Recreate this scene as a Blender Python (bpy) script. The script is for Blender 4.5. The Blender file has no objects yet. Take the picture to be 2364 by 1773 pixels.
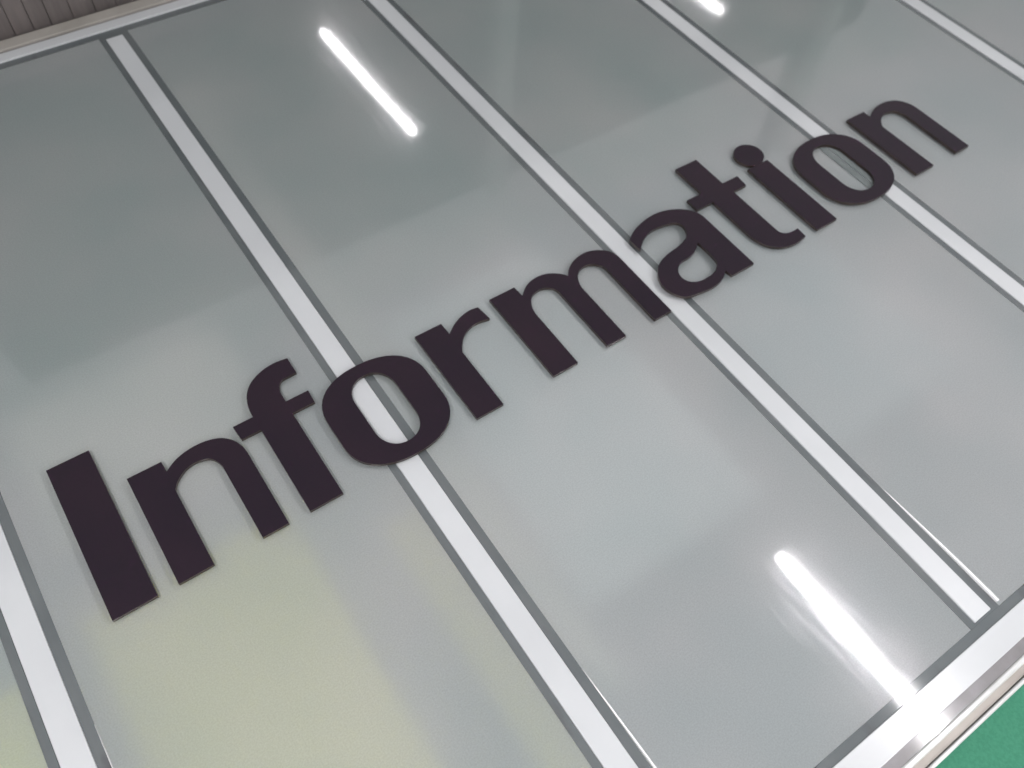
import bpy, math, random
import numpy as np
from mathutils import Matrix, Vector
random.seed(7)
S = 0.75                      # metres per bay of the glazed panel
scene = bpy.context.scene
col = scene.collection

# ------------------------------------------------------------------ camera
cd = bpy.data.cameras.new('camera')
cam = bpy.data.objects.new('camera', cd)
col.objects.link(cam)
X = Vector((0.82142733, -0.56776009, 0.05390377))
Yd = Vector((-0.44972644, -0.70296873, -0.55098193))
Zf = Vector((0.35071822, 0.42834967, -0.83277446))
R = Matrix((X, -Yd, -Zf)).transposed()
cam.matrix_world = Matrix.Translation(Vector((-0.44908961, -1.01061557, 2.06414812)) * S) @ R.to_4x4()
cd.sensor_width = 36.0
cd.lens = 36.0 * 1943.127 / 2364.0
cd.clip_start = 0.02
cd.clip_end = 200.0
scene.camera = cam
cd.dof.use_dof = True
cd.dof.focus_distance = 1.62
cd.dof.aperture_fstop = 2.8
scene.render.resolution_x = 1024
scene.render.resolution_y = 768

# ------------------------------------------------------------------ ambient light of the pale hall ceiling
w = bpy.data.worlds.new('World')
scene.world = w
w.use_nodes = True
bg = w.node_tree.nodes['Background']
wn, wl_ = w.node_tree.nodes, w.node_tree.links
wtc = wn.new('ShaderNodeTexCoord'); wnz = wn.new('ShaderNodeTexNoise'); wnz.inputs['Scale'].default_value = 5.0; wnz.inputs['Detail'].default_value = 3
wcr = wn.new('ShaderNodeValToRGB')
wcr.color_ramp.elements[0].position = 0.32; wcr.color_ramp.elements[0].color = (0.80, 0.90, 0.90, 1)
wcr.color_ramp.elements[1].position = 0.68; wcr.color_ramp.elements[1].color = (1.22, 1.14, 1.16, 1)
wl_.new(wtc.outputs['Generated'], wnz.inputs['Vector']); wl_.new(wnz.outputs['Fac'], wcr.inputs[0]); wl_.new(wcr.outputs[0], bg.inputs[0])
bg.inputs[1].default_value = 0.455
scene.view_settings.view_transform = 'Standard'
scene.view_settings.look = 'None'
scene.view_settings.exposure = 0.13
scene.view_settings.gamma = 1.0
LAMP = 120.0

# ------------------------------------------------------------------ helpers
def node_mat(name):
    m = bpy.data.materials.new(name)
    m.use_nodes = True
    return m, m.node_tree.nodes, m.node_tree.links

def mottled(name, c0, c1, scale=4.0, rough=0.5, spec=0.5, bump=0.0, detail=6, metal=0.0, rough_var=0.0, stretch=None, coat=0.0):
    m, N, L = node_mat(name)
    p = N['Principled BSDF']
    tc = N.new('ShaderNodeTexCoord')
    mp = N.new('ShaderNodeMapping')
    if stretch: mp.inputs['Scale'].default_value = stretch
    L.new(tc.outputs['Object'], mp.inputs[0])
    nz = N.new('ShaderNodeTexNoise')
    nz.inputs['Scale'].default_value = scale
    nz.inputs['Detail'].default_value = detail
    L.new(mp.outputs[0], nz.inputs['Vector'])
    cr = N.new('ShaderNodeValToRGB')
    cr.color_ramp.elements[0].position = 0.35
    cr.color_ramp.elements[1].position = 0.68
    cr.color_ramp.elements[0].color = (*c0, 1)
    cr.color_ramp.elements[1].color = (*c1, 1)
    L.new(nz.outputs['Fac'], cr.inputs[0])
    L.new(cr.outputs[0], p.inputs['Base Color'])
    p.inputs['Roughness'].default_value = rough
    p.inputs['Specular IOR Level'].default_value = spec
    p.inputs['Metallic'].default_value = metal
    p.inputs['Coat Weight'].default_value = coat
    if rough_var:
        ma = N.new('ShaderNodeMapRange')
        ma.inputs[3].default_value = rough - rough_var
        ma.inputs[4].default_value = rough + rough_var
        L.new(nz.outputs['Fac'], ma.inputs[0]); L.new(ma.outputs[0], p.inputs['Roughness'])
    if bump:
        n2 = N.new('ShaderNodeTexNoise'); n2.inputs['Scale'].default_value = scale * 12
        n2.inputs['Detail'].default_value = 4
        L.new(mp.outputs[0], n2.inputs['Vector'])
        b = N.new('ShaderNodeBump'); b.inputs['Strength'].default_value = bump
        b.inputs['Distance'].default_value = 0.002
        L.new(n2.outputs['Fac'], b.inputs['Height']); L.new(b.outputs[0], p.inputs['Normal'])
    return m

M = {}
M['white'] = mottled('white_paint', (0.545, 0.56, 0.575), (0.615, 0.63, 0.645), 3.0, 0.34, 0.4, 0.03, rough_var=0.02)
M['aluminium'] = mottled('brushed_aluminium', (0.50, 0.50, 0.47), (0.66, 0.66, 0.62), 5.0, 0.35, 0.5, 0.05, metal=0.7, stretch=(1, 6, 6))
M['rail_white'] = mottled('glossy_white_paint', (0.545, 0.56, 0.575), (0.615, 0.63, 0.645), 3.0, 0.16, 0.6, 0.04, rough_var=0.03)
M['light_metal'] = mottled('pale_metal', (0.50, 0.51, 0.50), (0.74, 0.75, 0.74), 7.0, 0.25, 0.6, 0.1, rough_var=0.05)
M['beige_trim'] = mottled('beige_painted_trim', (0.33, 0.31, 0.28), (0.43, 0.40, 0.37), 5.0, 0.45, 0.4, 0.1)
M['glint_white'] = mottled('painted_glint', (0.86, 0.85, 0.86), (0.92, 0.91, 0.92), 9.0, 0.3, 0.6)  # near-white colour standing in for a glint
M['tan_metal'] = mottled('tan_metal', (0.30, 0.27, 0.24), (0.45, 0.41, 0.37), 6.0, 0.4, 0.5, 0.1)
M['dark_channel'] = mottled('grey_channel', (0.16, 0.15, 0.15), (0.27, 0.26, 0.27), 9.0, 0.6, 0.3, 0.2)  # mottled grey, darker than the white caps
for k_, r_ in (('white', 0.07), ('rail_white', 0.06), ('dark_channel', 0.10)):
    b_ = M[k_].node_tree.nodes['Principled BSDF']
    b_.inputs['Coat Weight'].default_value = 1.0
    b_.inputs['Coat Roughness'].default_value = r_
    b_.inputs['Coat IOR'].default_value = 1.6
M['acrylic'] = mottled('dark_plum_acrylic', (0.010, 0.0035, 0.011), (0.019, 0.007, 0.015), 3.0, 0.24, 0.42)
M['acrylic_edge'] = mottled('sawn_acrylic_edge', (0.022, 0.015, 0.013), (0.050, 0.034, 0.028), 20.0, 0.30, 0.5)
M['green'] = mottled('green_floor_paint', (0.020, 0.175, 0.098), (0.036, 0.215, 0.125), 160.0, 0.55, 0.4, 0.3)
M['wall'] = mottled('dark_wall', (0.015, 0.028, 0.026), (0.06, 0.075, 0.07), 0.8, 0.9, 0.1)  # very dark green-grey mottling
M['column'] = mottled('pale_column', (0.80, 0.80, 0.78), (0.85, 0.85, 0.82), 0.6, 0.9, 0.1)
M['cream'] = mottled('cream_board', (0.95, 0.82, 0.15), (0.97, 0.85, 0.22), 2.0, 0.9, 0.1)
M['pale_board'] = mottled('pale_board', (0.80, 0.76, 0.64), (0.85, 0.81, 0.70), 2.0, 0.9, 0.1)
M['grey_board'] = mottled('grey_board', (0.60, 0.62, 0.66), (0.70, 0.72, 0.75), 2.0, 0.9, 0.1)
M['white_board'] = mottled('white_board', (0.88, 0.88, 0.90), (0.93, 0.93, 0.95), 2.0, 0.9, 0.1)
M['lime'] = mottled('lime_board', (0.94, 0.88, 0.06), (0.96, 0.90, 0.12), 2.0, 0.9, 0.1)
M['patch'] = mottled('grey_patch', (0.15, 0.17, 0.17), (0.20, 0.22, 0.22), 6.0, 0.9, 0.1, 0.2)
M['sheet'] = mottled('grey_sheet', (0.12, 0.12, 0.135), (0.40, 0.395, 0.42), 3.0, 0.9, 0.1)
M['steel_body'] = mottled('lamp_body', (0.78, 0.78, 0.78), (0.82, 0.82, 0.82), 3.0, 0.5)

def gasket_mat():
    m, N, L = node_mat('grey_rubber_gasket')
    p = N['Principled BSDF']
    tc = N.new('ShaderNodeTexCoord')
    n1 = N.new('ShaderNodeTexNoise'); n1.inputs['Scale'].default_value = 5; n1.inputs['Detail'].default_value = 5
    L.new(tc.outputs['Object'], n1.inputs['Vector'])
    cr = N.new('ShaderNodeValToRGB')
    cr.color_ramp.elements[0].position = 0.3; cr.color_ramp.elements[0].color = (0.088, 0.102, 0.108, 1)
    cr.color_ramp.elements[1].position = 0.7; cr.color_ramp.elements[1].color = (0.124, 0.137, 0.140, 1)
    L.new(n1.outputs['Fac'], cr.inputs[0])
    # grime smears with a shape of their own
    n2 = N.new('ShaderNodeTexNoise'); n2.inputs['Scale'].default_value = 7; n2.inputs['Detail'].default_value = 8
    mp = N.new('ShaderNodeMapping'); mp.inputs['Scale'].default_value = (3, 0.8, 1); mp.inputs['Location'].default_value = (0.37, 0.11, 0)
    L.new(tc.outputs['Object'], mp.inputs[0]); L.new(mp.outputs[0], n2.inputs['Vector'])
    c2 = N.new('ShaderNodeValToRGB')
    c2.color_ramp.elements[0].position = 0.60; c2.color_ramp.elements[0].color = (0, 0, 0, 1)
    c2.color_ramp.elements[1].position = 0.74; c2.color_ramp.elements[1].color = (1, 1, 1, 1)
    L.new(n2.outputs['Fac'], c2.inputs[0])
    mx = N.new('ShaderNodeMix'); mx.data_type = 'RGBA'
    L.new(c2.outputs[0], mx.inputs[0]); L.new(cr.outputs[0], mx.inputs[6]); mx.inputs[7].default_value = (0.07, 0.07, 0.075, 1)
    L.new(mx.outputs[2], p.inputs['Base Color'])
    p.inputs['Roughness'].default_value = 0.6
    p.inputs['Specular IOR Level'].default_value = 0.3
    p.inputs['Coat Weight'].default_value = 1.0
    p.inputs['Coat Roughness'].default_value = 0.06
    p.inputs['Coat IOR'].default_value = 1.6
    return m
M['gasket'] = gasket_mat()

def frosted_mat():
    m, N, L = node_mat('frosted_glass')
    for n in list(N):
        if n.type != 'OUTPUT_MATERIAL': N.remove(n)
    out = [n for n in N if n.type == 'OUTPUT_MATERIAL'][0]
    tc = N.new('ShaderNodeTexCoord')
    nz = N.new('ShaderNodeTexNoise'); nz.inputs['Scale'].default_value = 2.2; nz.inputs['Detail'].default_value = 3
    L.new(tc.outputs['Object'], nz.inputs['Vector'])
    cr = N.new('ShaderNodeValToRGB')
    cr.color_ramp.elements[0].position = 0.3; cr.color_ramp.elements[0].color = (0.71, 0.79, 0.80, 1)
    cr.color_ramp.elements[1].position = 0.7; cr.color_ramp.elements[1].color = (0.90, 0.915, 0.92, 1)
    L.new(nz.outputs['Fac'], cr.inputs[0])
    gr = N.new('ShaderNodeTexNoise'); gr.inputs['Scale'].default_value = 330; gr.inputs['Detail'].default_value = 3
    L.new(tc.outputs['Object'], gr.inputs['Vector'])
    g3 = N.new('ShaderNodeMapRange'); g3.inputs[1].default_value = 0.3; g3.inputs[2].default_value = 0.7; g3.inputs[3].default_value = 0.74; g3.inputs[4].default_value = 1.12
    L.new(gr.outputs['Fac'], g3.inputs[0])
    gx = N.new('ShaderNodeVectorMath'); gx.operation = 'SCALE'
    L.new(cr.outputs[0], gx.inputs[0]); L.new(g3.outputs[0], gx.inputs['Scale'])
    # hair-fine scratches and dust specks
    hs = N.new('ShaderNodeTexNoise'); hs.inputs['Scale'].default_value = 26; hs.inputs['Detail'].default_value = 2
    hm = N.new('ShaderNodeMapping'); hm.inputs['Rotation'].default_value = (0, 0, 2.2); hm.inputs['Scale'].default_value = (14, 0.35, 1)
    L.new(tc.outputs['Object'], hm.inputs[0]); L.new(hm.outputs[0], hs.inputs['Vector'])
    hr = N.new('ShaderNodeMapRange'); hr.inputs[1].default_value = 0.66; hr.inputs[2].default_value = 0.76; hr.inputs[3].default_value = 0.0; hr.inputs[4].default_value = 0.55
    L.new(hs.outputs['Fac'], hr.inputs[0])
    hx = N.new('ShaderNodeMix'); hx.data_type = 'RGBA'
    L.new(hr.outputs[0], hx.inputs[0]); L.new(gx.outputs[0], hx.inputs[6]); hx.inputs[7].default_value = (1, 1, 1, 1)
    dif = N.new('ShaderNodeBsdfDiffuse'); L.new(hx.outputs[2], dif.inputs[0])
    trl = N.new('ShaderNodeBsdfTranslucent'); trl.inputs[0].default_value = (0.93, 0.93, 0.95, 1)
    rfr = N.new('ShaderNodeBsdfRefraction'); rfr.inputs[0].default_value = (0.97, 0.97, 0.97, 1)
    rfr.inputs['Roughness'].default_value = 0.85; rfr.inputs['IOR'].default_value = 1.35
    m1 = N.new('ShaderNodeMixShader'); m1.inputs[0].default_value = 0.55
    L.new(trl.outputs[0], m1.inputs[1]); L.new(rfr.outputs[0], m1.inputs[2])
    m2 = N.new('ShaderNodeMixShader'); m2.inputs[0].default_value = 0.64
    L.new(dif.outputs[0], m2.inputs[1]); L.new(m1.outputs[0], m2.inputs[2])
    # polished surface with fine wiping scratches
    fr = N.new('ShaderNodeFresnel'); fr.inputs[0].default_value = 1.80
    g1 = N.new('ShaderNodeBsdfGlossy'); g1.inputs['Roughness'].default_value = 0.045
    g2 = N.new('ShaderNodeBsdfGlossy'); g2.inputs['Roughness'].default_value = 0.14; g2.inputs[0].default_value = (1.0, 0.94, 0.98, 1)
    gm = N.new('ShaderNodeMixShader'); gm.inputs[0].default_value = 0.16
    sc = N.new('ShaderNodeTexNoise'); sc.inputs['Scale'].default_value = 90; sc.inputs['Detail'].default_value = 5
    mp = N.new('ShaderNodeMapping'); mp.inputs['Rotation'].default_value = (0, 0, 0.9); mp.inputs['Scale'].default_value = (1, 0.12, 1)
    L.new(tc.outputs['Object'], mp.inputs[0]); L.new(mp.outputs[0], sc.inputs['Vector'])
    sr = N.new('ShaderNodeMapRange'); sr.inputs[1].default_value = 0.35; sr.inputs[2].default_value = 0.75
    sr.inputs[3].default_value = 0.07; sr.inputs[4].default_value = 0.30
    L.new(sc.outputs['Fac'], sr.inputs[0])
    sm = N.new('ShaderNodeTexNoise'); sm.inputs['Scale'].default_value = 3.5; sm.inputs['Detail'].default_value = 7; sm.inputs['Distortion'].default_value = 1.2
    L.new(tc.outputs['Object'], sm.inputs['Vector'])
    s2 = N.new('ShaderNodeMapRange'); s2.inputs[1].default_value = 0.35; s2.inputs[2].default_value = 0.7; s2.inputs[3].default_value = 0.5; s2.inputs[4].default_value = 1.5
    L.new(sm.outputs['Fac'], s2.inputs[0])
    mu_ = N.new('ShaderNodeMath'); mu_.operation = 'MULTIPLY'; mu_.use_clamp = True
    L.new(sr.outputs[0], mu_.inputs[0]); L.new(s2.outputs[0], mu_.inputs[1]); L.new(mu_.outputs[0], gm.inputs[0])
    L.new(g1.outputs[0], gm.inputs[1]); L.new(g2.outputs[0], gm.inputs[2])
    m3 = N.new('ShaderNodeMixShader')
    L.new(fr.outputs[0], m3.inputs[0]); L.new(m2.outputs[0], m3.inputs[1]); L.new(gm.outputs[0], m3.inputs[2])
    L.new(m3.outputs[0], out.inputs[0])
    # very slight waviness of the sheet
    bn = N.new('ShaderNodeTexNoise'); bn.inputs['Scale'].default_value = 6
    L.new(tc.outputs['Object'], bn.inputs['Vector'])
    bp = N.new('ShaderNodeBump'); bp.inputs['Strength'].default_value = 0.05; bp.inputs['Distance'].default_value = 0.002
    L.new(bn.outputs['Fac'], bp.inputs['Height'])
    L.new(bp.outputs[0], g1.inputs['Normal'])
    b2 = N.new('ShaderNodeBump'); b2.inputs['Strength'].default_value = 0.35; b2.inputs['Distance'].default_value = 0.0006
    L.new(sc.outputs['Fac'], b2.inputs['Height']); L.new(b2.outputs[0], g2.inputs['Normal'])
    return m
M['frosted'] = frosted_mat()

def clear_mat():
    m, N, L = node_mat('clear_glass_underside')
    for n in list(N):
        if n.type != 'OUTPUT_MATERIAL': N.remove(n)
    out = [n for n in N if n.type == 'OUTPUT_MATERIAL'][0]
    t = N.new('ShaderNodeBsdfTransparent'); t.inputs[0].default_value = (0.88, 0.94, 0.92, 1)
    L.new(t.outputs[0], out.inputs[0])
    return m
M['clear'] = clear_mat()

def emit_mat(power):
    m, N, L = node_mat('lit_diffuser')
    for n in list(N):
        if n.type != 'OUTPUT_MATERIAL': N.remove(n)
    out = [n for n in N if n.type == 'OUTPUT_MATERIAL'][0]
    e = N.new('ShaderNodeEmission'); e.inputs[0].default_value = (1.0, 0.97, 0.985, 1); e.inputs[1].default_value = power
    L.new(e.outputs[0], out.inputs[0])
    return m
M['emit'] = emit_mat(LAMP)
M['emit_old'] = emit_mat(LAMP * 0.33)

def plank_mat():
    m, N, L = node_mat('brown_planks')
    p = N['Principled BSDF']
    tc = N.new('ShaderNodeTexCoord')
    mp = N.new('ShaderNodeMapping'); mp.inputs['Scale'].default_value = (9, 9, 1.2)
    L.new(tc.outputs['Object'], mp.inputs[0])
    nz = N.new('ShaderNodeTexNoise'); nz.inputs['Scale'].default_value = 6; nz.inputs['Detail'].default_value = 8
    L.new(mp.outputs[0], nz.inputs['Vector'])
    cr = N.new('ShaderNodeValToRGB')
    cr.color_ramp.elements[0].position = 0.3; cr.color_ramp.elements[0].color = (0.130, 0.115, 0.110, 1)
    cr.color_ramp.elements[1].position = 0.75; cr.color_ramp.elements[1].color = (0.185, 0.160, 0.153, 1)
    L.new(nz.outputs['Fac'], cr.inputs[0]); L.new(cr.outputs[0], p.inputs['Base Color'])
    p.inputs['Roughness'].default_value = 0.7
    return m
M['plank'] = plank_mat()

def tag(o, label=None, cat=None, group=None, kind=None):
    if label: o['label'] = label
    if cat: o['category'] = cat
    if group: o['group'] = group
    if kind: o['kind'] = kind
    return o

def mesh_obj(name, verts, faces, mat, parent=None, smooth=False, bevel=0.0):
    me = bpy.data.meshes.new(name)
    me.from_pydata([tuple(c * S for c in v) for v in verts], [], faces)
    me.update()
    if isinstance(mat, (list, tuple)):
        for k in mat: me.materials.append(k)
    else:
        me.materials.append(mat)
    o = bpy.data.objects.new(name, me)
    col.objects.link(o)
    if parent: o.parent = parent
    if bevel:
        b = o.modifiers.new('bevel', 'BEVEL'); b.width = bevel * S; b.segments = 2; b.limit_method = 'ANGLE'
    return o

def box(u0, u1, v0, v1, z0, z1):
    V = [(u0, v0, z0), (u1, v0, z0), (u1, v1, z0), (u0, v1, z0), (u0, v0, z1), (u1, v0, z1), (u1, v1, z1), (u0, v1, z1)]
    F = [(3, 2, 1, 0), (4, 5, 6, 7), (0, 1, 5, 4), (1, 2, 6, 5), (2, 3, 7, 6), (3, 0, 4, 7)]
    return V, F

def box_obj(name, b, mat, parent=None, bevel=0.0):
    return mesh_obj(name, *box(*b), mat, parent, bevel=bevel)

def boxes_obj(name, bs, mat, parent=None, bevel=0.0):
    V, F = [], []
    for b in bs:
        v, f = box(*b); n = len(V); V += v; F += [tuple(i + n for i in q) for q in f]
    return mesh_obj(name, V, F, mat, parent, bevel=bevel)

def empty(name, loc=(0, 0, 0)):
    o = bpy.data.objects.new(name, None)
    o.location = [c * S for c in loc]; o.empty_display_size = 0.1
    col.objects.link(o)
    return o

# ------------------------------------------------------------------ setting
FZ = -0.145
fl = mesh_obj('floor', [(-30, -30, FZ), (40, -30, FZ), (40, 30, FZ), (-30, 30, FZ)], [(0, 1, 2, 3)], M['green'])
tag(fl, 'green painted workshop floor below the lower edge of the glazed panel', kind='structure')

# low ribbed brown bench side standing beyond the upper edge
V, F = [], []
x = -2.4
while x < 2.6:
    wd = 0.078 + random.uniform(-0.012, 0.012)
    y = 2.455 + random.uniform(-0.001, 0.001)
    v, f = box(x, x + wd, y, y + 0.03, FZ + 0.002, 0.215)
    n = len(V); V += v; F += [tuple(i + n for i in q) for q in f]
    x += wd + 0.0018
v, f = box(-2.4, 2.62, 2.487, 2.55, FZ + 0.002, 0.213)
n = len(V); V += v; F += [tuple(i + n for i in q) for q in f]
pk = mesh_obj('low_partition', V, F, M['plank'], bevel=0.002)
tag(pk, 'brown boarded low partition with upright joints beyond the upper left edge of the panel', 'partition')

# far wall and column, seen mirrored in the glass
WY = 6.30
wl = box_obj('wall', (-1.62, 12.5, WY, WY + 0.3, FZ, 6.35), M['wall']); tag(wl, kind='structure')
cl = box_obj('column', (4.66, 4.92, WY - 0.22, WY - 0.004, FZ, 6.35), M['column']); tag(cl, kind='structure')
c2 = box_obj('column', (11.30, 11.52, WY - 0.22, WY - 0.004, FZ, 8.6), M['column']); tag(c2, kind='structure')
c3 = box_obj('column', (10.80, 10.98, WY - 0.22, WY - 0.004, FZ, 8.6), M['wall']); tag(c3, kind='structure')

# ------------------------------------------------------------------ ceiling lamps
def make_lamp(u, v0, v1, z, label, lit='emit', slim=1.0):
    t = empty('fluorescent_lamp', (u, (v0 + v1) / 2, z))
    tag(t, label, 'lamp', 'fluorescent lamps in rows over the panel')
    h = (v1 - v0) / 2
    # housing: trough above the diffuser
    V, F = [], []
    prof = [(-0.048, 0.03), (-0.052, 0.032), (-0.045, 0.085), (0.055, 0.085), (0.112, 0.004), (0.106, 0.000), (0.050, 0.03)]
    for yy in (-h - 0.02, h + 0.02):
        for a, b in prof: V.append((a, yy, b))
    n = len(prof)
    for i in range(n):
        j = (i + 1) % n; F.append((i, j, n + j, n + i))
    F.append(tuple(range(n))); F.append(tuple(range(2 * n - 1, n - 1, -1)))
    mesh_obj('lamp_housing', V, F, M['steel_body'], t)
    # rounded diffuser
    V, F = [], []
    K = 12
    secs = [(-h, 0.35), (-h + 0.012, 0.72), (-h + 0.035, 0.95), (-h + 0.06, 1), (h - 0.06, 1), (h - 0.035, 0.95), (h - 0.012, 0.72), (h, 0.35)]
    for yy, q in secs:
        for i in range(K + 1):
            a = math.pi + math.pi * i / K
            V.append((0.041 * slim * q * math.cos(a), yy, 0.028 + 0.036 * q * math.sin(a)))
    R_ = K + 1
    for r_ in range(len(secs) - 1):
        for i in range(K): F.append((r_ * R_ + i, r_ * R_ + i + 1, (r_ + 1) * R_ + i + 1, (r_ + 1) * R_ + i))
        F.append((r_ * R_ + K, r_ * R_, (r_ + 1) * R_, (r_ + 1) * R_ + K))
    F.append(tuple(range(K, -1, -1))); F.append(tuple(range((len(secs) - 1) * R_, len(secs) * R_)))
    mesh_obj('diffuser', V, F, M[lit], t)
    for s in (-1, 1):
        box_obj('hanger', (-0.006, 0.006, s * h * 0.7 - 0.006, s * h * 0.7 + 0.006, 0.085, 3.5), M['steel_body'], t)
    return t
make_lamp(2.37, 4.08, 5.77, 2.8, 'lit tube lamp whose mirror image lies in the glass left of the top centre', 'emit_old', 0.85)
make_lamp(5.95, 4.06, 5.76, 2.8, 'lit tube lamp whose mirror image is cut by the upper edge of the photo', 'emit_old')
make_lamp(2.29, -2.20, -0.46, 2.8, 'lit tube lamp whose mirror image crosses the lower rim of the panel', 'emit', 0.72)
make_lamp(-1.45, -2.15, -0.46, 2.8, 'lit tube lamp hanging left of the panel behind the photographer')

make_lamp(2.29, -4.75, -3.00, 2.8, 'added unseen tube lamp behind the photographer in line with the right hand row')  # extra lamp out of view, brightens the lower part of the panel
make_lamp(-1.45, -4.75, -3.00, 2.8, 'added unseen tube lamp farthest back to the left of the photographer')  # second unseen lamp, added for the same brightening

# ------------------------------------------------------------------ the glazed panel
panel = empty('glazed_panel', (0, 0, FZ))
tag(panel, 'white framed frosted glass panel lying flat under the dark letters', 'glass panel')
panel.location = (0, 0, 0)
V0, V1 = -1.1965, 2.230         # clear opening, lower / upper
starts = [-1.995, -0.997, 0.0, 1.0, 2.008, 3.022, 4.03]
WM = 0.068                      # white cap of a mullion
GT = 0.0012                     # gasket stands proud of glass
def pane(u0, u1):
    V, F = box(u0, u1, V0, V1, -0.011, 0.0)
    o = mesh_obj('glass_pane', V, F, [M['clear'], M['frosted']], panel)
    o.data.polygons[1].material_index = 1
    return o
ML, MR = 0.021, 0.025
for i, s in enumerate(starts):
    last = i == len(starts) - 1
    first = i == 0
    if not last:
        pane(s + WM + MR, starts[i + 1] - ML)
    if not last and not first:
        mu = box_obj('mullion', (s + 0.001, s + WM - 0.001, V0 + 0.006, V1 - 0.018, -0.085, 0.0042), M['white'], panel, bevel=0.0030)
        box_obj('gasket', (s, s + WM, V1 - 0.0175, V1, -0.014, GT), M['gasket'], panel)
        box_obj('gasket', (s, s + WM, V0, V0 + 0.0055, -0.014, GT), M['gasket'], panel)
        # side gaskets
        box_obj('gasket', (s - ML, s, V0, V1, -0.014, GT), M['gasket'], panel)
        box_obj('gasket', (s + WM, s + WM + MR, V0, V1, -0.014, GT), M['gasket'], panel)
UL, UR = starts[0], starts[-1] + WM
# side rails (outside the picture)
for a, b in ((UL - 0.06, UL + WM), (starts[-1], UR + 0.06)):
    box_obj('side_rail', (a, b, -1.36, 2.395, -0.144, 0.0078), M['white'], panel, bevel=0.002)
box_obj('gasket', (UL + WM, UL + WM + MR, V0, V1, -0.014, GT), M['gasket'], panel)
box_obj('gasket', (starts[-1] - ML, starts[-1], V0, V1, -0.014, GT), M['gasket'], panel)
A, B = UL + WM + 0.001, starts[-1] - 0.001
# lower rail, from the glass outwards: gasket, white cap, dark channel, silver flange, bright rim
box_obj('gasket', (A, B, -1.2203, V0 - 0.0003, -0.014, GT - 0.0002), M['gasket'], panel)
box_obj('lower_rail', (A, B, -1.2845, -1.2205, -0.085, 0.0045), M['rail_white'], panel, bevel=0.0022)
box_obj('channel', (A, B, -1.3125, -1.2850, -0.085, -0.003), M['dark_channel'], panel)
V, F = [], []
def extrude(prof, a, b):
    V = [(a, p, q) for p, q in prof] + [(b, p, q) for p, q in prof]
    n = len(prof); F = []
    for i in range(n):
        j = (i + 1) % n; F.append((i, j, n + j, n + i))
    F.append(tuple(range(n - 1, -1, -1))); F.append(tuple(range(n, 2 * n)))
    return V, F
mesh_obj('flange', *extrude([(-1.3130, -0.085), (-1.3130, -0.001), (-1.3160, 0.0015), (-1.3240, 0.0015), (-1.3275, -0.002), (-1.3275, -0.085)], A, B), M['light_metal'], panel)
mesh_obj('outer_trim', *extrude([(-1.3280, -0.085), (-1.3280, -0.004), (-1.3450, -0.0045), (-1.3470, -0.085)], A, B), M['tan_metal'], panel)
mesh_obj('rim', *extrude([(-1.3475, -0.085), (-1.3475, 0.004), (-1.3500, 0.0065), (-1.3535, 0.0068), (-1.3565, 0.0045), (-1.3575, 0.0000), (-1.3575, -0.144), (-1.3475, -0.144)], A, B), M['light_metal'], panel)
# upper rail
box_obj('gasket', (A, B, V1 + 0.0003, 2.2637, -0.014, GT - 0.0002), M['gasket'], panel)
box_obj('upper_rail', (A, B, 2.2640, 2.3130, -0.085, 0.0075), M['white'], panel, bevel=0.0018)
box_obj('channel', (A, B, 2.3135, 2.3380, -0.085, -0.006), M['dark_channel'], panel)
mesh_obj('outer_trim', *extrude([(2.3385, -0.144), (2.3385, 0.000), (2.3420, 0.0035), (2.3860, 0.0065), (2.3925, 0.0060), (2.3950, 0.002), (2.3950, -0.144)], A, B), M['beige_trim'], panel)
# white slivers imitating light glints on the glass edges beside the gaskets
def add_glint(u, v0, v1, wd):
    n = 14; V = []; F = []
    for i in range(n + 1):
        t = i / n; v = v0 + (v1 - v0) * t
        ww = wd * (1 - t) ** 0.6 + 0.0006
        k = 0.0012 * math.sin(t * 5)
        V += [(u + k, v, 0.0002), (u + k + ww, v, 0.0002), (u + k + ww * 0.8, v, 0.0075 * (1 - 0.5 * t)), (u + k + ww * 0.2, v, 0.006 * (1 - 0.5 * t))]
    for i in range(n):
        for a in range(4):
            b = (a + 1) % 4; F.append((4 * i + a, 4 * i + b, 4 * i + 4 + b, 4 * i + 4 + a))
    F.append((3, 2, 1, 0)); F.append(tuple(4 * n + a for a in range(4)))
    mesh_obj('edge_glint', V, F, M['glint_white'], panel)
add_glint(1.0 + WM + MR + 0.001, V0 + 0.010, -0.80, 0.0100)
add_glint(0.0 + WM + MR + 0.001, V0 + 0.03, -0.72, 0.0085)
add_glint(-0.997 + WM + MR + 0.001, V0 + 0.03, -0.20, 0.0070)

# ------------------------------------------------------------------ boards lying under the frosted glass
def board(u0, u1, v0, v1, mat, label, top=None):
    o = box_obj('board', (u0, u1, v0, v1, FZ + 0.003, top or FZ + 0.016), mat)
    return tag(o, label, 'board')
sh = box_obj('neutral_sheet', (-1.0, 3.95, -1.25, 0.60, FZ + 0.0008, FZ + 0.0025), M['sheet'])  # added to keep green floor bounce out of the glass tint
tag(sh, 'grey sheet added under the glazed panel to neutralise the green bounce', 'sheet')
board(-0.86, -0.30, -1.22, 0.09, M['cream'], 'cream yellow board glowing blurred through the glass below the capital I', -0.10)
board(-0.10, 0.03, -1.22, -0.10, M['cream'], 'narrow cream board blurred along the bar that starts under the first o')
board(-1.90, -1.01, -1.19, 0.00, M['lime'], 'yellow green board showing blurred through the glass at the lower left corner', -0.06)
board(0.05, 0.20, -0.80, 1.92, M['pale_board'], 'long pale warm batten blurred just right of the bar under the first o')
board(0.23, 0.86, -0.60, 0.52, M['white_board'], 'white board blurred through the glass below the letters r and m')
board(1.10, 1.72, -0.62, 0.40, M['grey_board'], 'pale grey board blurred through the glass below the letters a, t and i')
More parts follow.
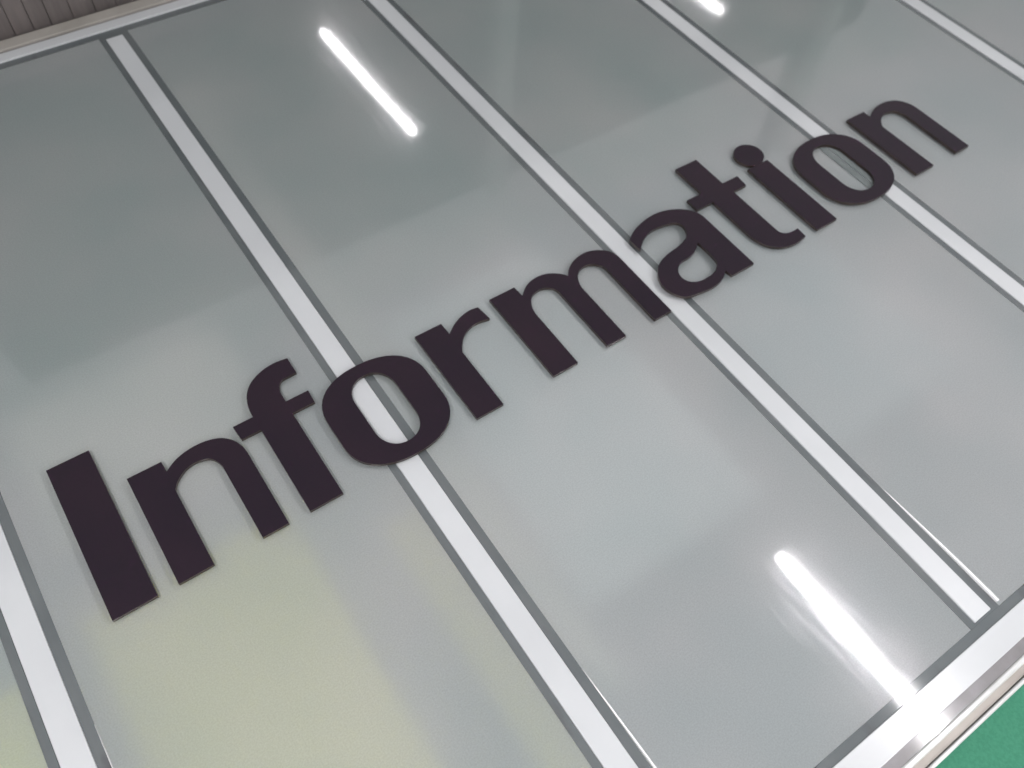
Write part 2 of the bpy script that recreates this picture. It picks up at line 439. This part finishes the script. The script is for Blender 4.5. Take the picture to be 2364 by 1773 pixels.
board(-0.86, -0.20, 0.30, 0.78, M['pale_board'], 'pale warm board blurred above the first letters')

# ------------------------------------------------------------------ letters
GLYPHS = {
 'I': ['c-0.7829,0.48 c-0.6724,0.48 c-0.6724,0 c-0.7829,0'],
 'n': ['c-0.6172,0.343 c-0.5254,0.343 c-0.5242,0.3069 s-0.4916,0.3277 s-0.436,0.3407 s-0.3897,0.3367 s-0.3615,0.3251 s-0.3402,0.3047 s-0.3259,0.2759 s-0.322,0.246 c-0.322,0 c-0.393,0 s-0.393,0.2443 s-0.3992,0.2659 s-0.4119,0.2844 s-0.4294,0.2923 s-0.4548,0.2952 s-0.4775,0.2903 s-0.4987,0.278 s-0.5152,0.2628 c-0.5265,0.2456 c-0.5265,0 c-0.6172,0'],
 'f': ['c-0.0928,0.4709 c-0.0931,0.4147 s-0.1137,0.4135 s-0.1393,0.4117 s-0.1522,0.4007 s-0.1609,0.3781 c-0.1627,0.3378 c-0.0933,0.3378 c-0.0957,0.2953 c-0.1647,0.2953 c-0.1647,0 c-0.2586,0 c-0.2586,0.2935 c-0.3162,0.2935 c-0.3192,0.3401 c-0.2593,0.3401 s-0.2583,0.3679 s-0.2503,0.3999 s-0.2416,0.4194 s-0.2211,0.4442 s-0.1938,0.461 s-0.1553,0.4733 s-0.1215,0.475'],
 'r': ['c0.2631,0.3383 c0.3536,0.3383 c0.3553,0.2904 s0.3762,0.307 s0.4028,0.3222 s0.4322,0.3324 s0.4577,0.3362 c0.4841,0.3323 c0.4909,0.2791 s0.4536,0.2857 s0.4291,0.2834 s0.4028,0.2735 s0.3845,0.2606 s0.3688,0.2428 c0.3515,0.2157 c0.3515,0 c0.2631,0'],
 'm': ['c0.5333,0.3379 c0.625,0.3379 c0.6276,0.2952 s0.6474,0.3125 s0.6775,0.3292 s0.7121,0.335 s0.743,0.3306 s0.7683,0.3182 s0.7896,0.3002 c0.8013,0.2844 s0.8166,0.3039 s0.8392,0.3201 s0.8693,0.332 s0.9011,0.3365 s0.9298,0.332 s0.9582,0.3175 s0.9793,0.2982 s0.9885,0.2733 s0.9905,0.2436 c0.9905,0 c0.9255,0 s0.9255,0.2382 s0.9223,0.2603 s0.912,0.2746 s0.8889,0.2907 s0.866,0.2932 s0.8452,0.2867 s0.8228,0.2659 s0.8132,0.2464 s0.8073,0.2241 c0.8073,0 c0.7375,0 s0.7375,0.2478 s0.7339,0.2651 s0.7207,0.2796 s0.701,0.2899 s0.6775,0.2901 s0.6557,0.283 s0.6365,0.2618 s0.626,0.2401 s0.6214,0.2142 c0.6214,0 c0.5333,0'],
 'a': ['c1.0634,0.297 s1.0783,0.3077 s1.1109,0.3243 s1.1512,0.3367 s1.1958,0.3435 s1.236,0.3413 s1.2721,0.3305 s1.3033,0.3138 s1.3264,0.2943 s1.34,0.2738 s1.3465,0.2467 c1.3465,0 c1.2508,0 c1.2459,0.0282 s1.2257,0.0124 s1.1988,0.0012 s1.1643,-0.0035 s1.1337,-0.0012 s1.1025,0.0031 s1.0783,0.0062 s1.0594,0.015 s1.0456,0.0297 s1.0317,0.0598 s1.0297,0.0885 s1.0398,0.1193 s1.0588,0.145 s1.0775,0.162 s1.1049,0.1737 s1.1389,0.1816 s1.1731,0.1863 s1.2078,0.1944 s1.2402,0.2108 s1.2536,0.2294 s1.2588,0.2499 s1.2555,0.2656 s1.2455,0.2769 s1.2195,0.286 s1.1853,0.2918 s1.1522,0.292 s1.1193,0.2823 s1.094,0.2681 c1.0654,0.2449',
   'c1.2505,0.1696 s1.2505,0.0795 s1.2468,0.0659 s1.2348,0.0542 s1.2048,0.0384 s1.1737,0.0344 s1.1472,0.0353 s1.1245,0.0434 s1.108,0.0583 s1.102,0.0792 s1.1073,0.1024 s1.1215,0.1188 s1.1489,0.1333 s1.1777,0.1347 s1.2049,0.1404 s1.226,0.1501'],
 't': ['c1.427,0.48 c1.5229,0.48 c1.5229,0.338 c1.5932,0.338 c1.5898,0.2895 c1.5279,0.2895 s1.5279,0.0787 s1.5305,0.0595 s1.5415,0.0457 s1.565,0.0381 c1.5964,0.0382 c1.5938,0 s1.5562,-0.0057 s1.5137,-0.0018 s1.4804,0.011 s1.4557,0.0325 s1.4398,0.0629 s1.4324,0.0944 c1.4324,0.2893 c1.3589,0.2893 c1.3598,0.3406 c1.427,0.3406'],
 'i': ['c1.6524,0.343 c1.7479,0.343 c1.7479,0 c1.6524,0',
   's1.6682,0.4365 s1.6825,0.4458 s1.7086,0.4527 s1.7344,0.4478 s1.7539,0.433 s1.7649,0.4093 s1.7647,0.3868 s1.7543,0.3651 s1.7351,0.3469 s1.7216,0.3447 s1.6974,0.3447 s1.6775,0.3523 s1.6622,0.3678 s1.6531,0.3899 s1.6539,0.4116'],
}

def cap_curve(cx, cy, hw, st, cap, n, N=14):
    P = []
    for q in range(4):
        for i in range(N + 1):
            a = (q + i / N) * math.pi / 2
            c, s_ = math.cos(a), math.sin(a)
            u = cx + hw * math.copysign(abs(c) ** (2 / n), c)
            v = cy + (st if s_ > 1e-6 or (q in (0, 1)) else -st) + cap * math.copysign(abs(s_) ** (2 / n), s_)
            if q in (0, 1): v = cy + st + cap * abs(s_) ** (2 / n)
            else: v = cy - st - cap * abs(s_) ** (2 / n)
            if P and abs(P[-1][0] - u) + abs(P[-1][1] - v) < 1e-5: continue
            P.append((u, v))
    if abs(P[0][0] - P[-1][0]) + abs(P[0][1] - P[-1][1]) < 1e-5: P.pop()
    return P

def smooth_curve(spec):
    pts = []
    for tok in spec.split():
        a, b = tok[1:].split(','); pts.append((tok[0] == 'c', float(a), float(b)))
    n = len(pts); out = []
    for i in range(n):
        p0, p1, p2, p3 = pts[i - 1], pts[i], pts[(i + 1) % n], pts[(i + 2) % n]
        out.append((p1[1], p1[2], p1[0]))
        if p1[0] and p2[0]: continue
        L_ = math.hypot(p2[1] - p1[1], p2[2] - p1[2])
        if L_ > 0.11: 
            continue                                 # long straight run
        def tang(a, b, c):
            return ((c[1] - a[1]) / 2, (c[2] - a[2]) / 2)
        l0 = math.hypot(p1[1] - p0[1], p1[2] - p0[2]); l3 = math.hypot(p3[1] - p2[1], p3[2] - p2[2])
        def unit(a, b):
            l = math.hypot(b[1] - a[1], b[2] - a[2]) or 1; return ((b[1] - a[1]) / l, (b[2] - a[2]) / l)
        ch = unit(p1, p2)
        if p1[0]: t1 = (ch[0] * L_, ch[1] * L_)
        else:
            a = unit(p0, p1); wa = L_ / (l0 + L_); t = (a[0] * wa + ch[0] * (1 - wa), a[1] * wa + ch[1] * (1 - wa)); h = math.hypot(*t) or 1
            t1 = (t[0] / h * L_, t[1] / h * L_)
        if p2[0]: t2 = (ch[0] * L_, ch[1] * L_)
        else:
            b = unit(p2, p3); wb = L_ / (l3 + L_); t = (b[0] * wb + ch[0] * (1 - wb), b[1] * wb + ch[1] * (1 - wb)); h = math.hypot(*t) or 1
            t2 = (t[0] / h * L_, t[1] / h * L_)
        for k in range(1, 6):
            s = k / 6; h00 = 2 * s**3 - 3 * s**2 + 1; h10 = s**3 - 2 * s**2 + s; h01 = -2 * s**3 + 3 * s**2; h11 = s**3 - s**2
            out.append((h00 * p1[1] + h10 * t1[0] + h01 * p2[1] + h11 * t2[0], h00 * p1[2] + h10 * t1[1] + h01 * p2[2] + h11 * t2[1], False))
    for _ in range(3):
        m = len(out); new = []
        for i in range(m):
            a, b, c = out[i - 1], out[i], out[(i + 1) % m]
            if b[2] or math.hypot(a[0] - b[0], a[1] - b[1]) > 0.03 or math.hypot(c[0] - b[0], c[1] - b[1]) > 0.03: new.append(b)
            else: new.append(((a[0] + 2 * b[0] + c[0]) / 4, (a[1] + 2 * b[1] + c[1]) / 4, False))
        out = new
    return [(a, b) for a, b, _ in out]

def plate(name, contours, z0, z1, parent=None, tilt=(0, 0)):
    """cut-out plate with rounded arrises, from closed outlines"""
    cu = bpy.data.curves.new(name, 'CURVE'); cu.dimensions = '2D'; cu.fill_mode = 'BOTH'
    us = [p[0] for c in contours for p in c]; vs = [p[1] for c in contours for p in c]
    ox, oy = (min(us) + max(us)) / 2, min(vs)
    for c in contours:
        sp = cu.splines.new('POLY'); sp.points.add(len(c) - 1)
        for i, p in enumerate(c): sp.points[i].co = ((p[0] - ox) * S, (p[1] - oy) * S, 0, 1)
        sp.use_cyclic_u = True
    cu.extrude = (z1 - z0) / 2 * S - 0.0003; cu.bevel_depth = 0.0003; cu.bevel_resolution = 1; cu.offset = 0.0006
    tmp = bpy.data.objects.new('tmp', cu); col.objects.link(tmp)
    dg = bpy.context.evaluated_depsgraph_get()
    me = bpy.data.meshes.new_from_object(tmp.evaluated_get(dg))
    bpy.data.objects.remove(tmp)
    me.name = name
    me.materials.clear(); me.materials.append(M['acrylic']); me.materials.append(M['acrylic_edge'])
    for p in me.polygons:
        p.material_index = 0 if p.normal.z > 0.5 else 1
        p.use_smooth = False
    o = bpy.data.objects.new(name, me); col.objects.link(o)
    o.location = (ox * S, oy * S, (z0 + z1) / 2 * S)
    if parent:
        o.parent = parent
        o.location = (ox * S - parent.location.x, oy * S - parent.location.y, (z0 + z1) / 2 * S - parent.location.z)
    return o

def shift(c, du): return [(a + du, b) for a, b in c]
GAP, TOP = 0.0070, 0.0185
OUT_O = cap_curve(0.0648, 0.1668, 0.1602, 0.046, 0.1250, 2.25)
IN_O = cap_curve(0.0640, 0.1690, 0.0672, 0.052, 0.0770, 2.15)
g_n = [smooth_curve(c) for c in GLYPHS['n']]
word = [
 ('I', [smooth_curve(c) for c in GLYPHS['I']], 0, 'dark capital letter I standing first in the word'),
 ('n', g_n, 0, 'dark letter n between the capital I and the f'),
 ('f', [smooth_curve(c) for c in GLYPHS['f']], 0, 'dark letter f with its crossbar nearly touching the first n'),
 ('o', [OUT_O, IN_O], 0, 'dark letter o with a white bar running through its opening'),
 ('r', [smooth_curve(c) for c in GLYPHS['r']], 0, 'dark letter r with a nicked arm before the m'),
 ('m', [smooth_curve(c) for c in GLYPHS['m']], 0, 'dark letter m with two arches, the widest of the letters'),
 ('a', [smooth_curve(c) for c in GLYPHS['a']], 0, 'dark letter a casting a soft shadow on the white bar'),
 ('t', [smooth_curve(c) for c in GLYPHS['t']], 0, 'dark letter t with a hooked foot between a and i'),
 ('i', None, 0, 'dark letter i with its round dot touching the stem'),
 ('o', [shift(OUT_O, 1.899), shift(IN_O, 1.901)], 0, 'dark letter o between the i and the last n'),
 ('n', [shift(c, 2.7915) for c in g_n], 0, 'dark letter n closing the word at the upper right'),
]
for ch, cs, _, lab in word:
    if ch == 'i':
        t = empty('letter', (1.705, 0, GAP))
        tag(t, lab, 'letter', 'letters of the word Information')
        plate('stem', [smooth_curve(GLYPHS['i'][0])], GAP, TOP, t)
        K = 48
        dot = [(1.7085 + 0.0560 * math.cos(2 * math.pi * k / K), 0.3985 + 0.0535 * math.sin(2 * math.pi * k / K)) for k in range(K)]
        plate('dot', [dot], GAP + 0.0004, TOP + 0.0003, t)
    else:
        up = 0.0095 if ' letter a ' in lab else (0.003 if 'white bar running' in lab else 0.0)
        o = plate('letter', cs, GAP + up, TOP + up)
        tag(o, lab, 'letter', 'letters of the word Information')
        if 'last n' in lab:
            V_, F_ = box(1.9800, 2.0074, 0.020, 0.322, 0.0014, 0.0030)
            v2, f2 = box(2.0076, 2.0780, 0.020, 0.322, 0.0044, 0.0058)
            V_ += v2; F_ += [tuple(q + 8 for q in f) for f in f2]
            pd = mesh_obj('opening_patch', V_, F_, M['patch'])  # plain grey cover over bar and gasket inside the opening
            pd.parent = o; pd.location = (-o.location.x, -o.location.y, -o.location.z)
            pd['label'] = 'dark grey pad showing in the opening of the letter'
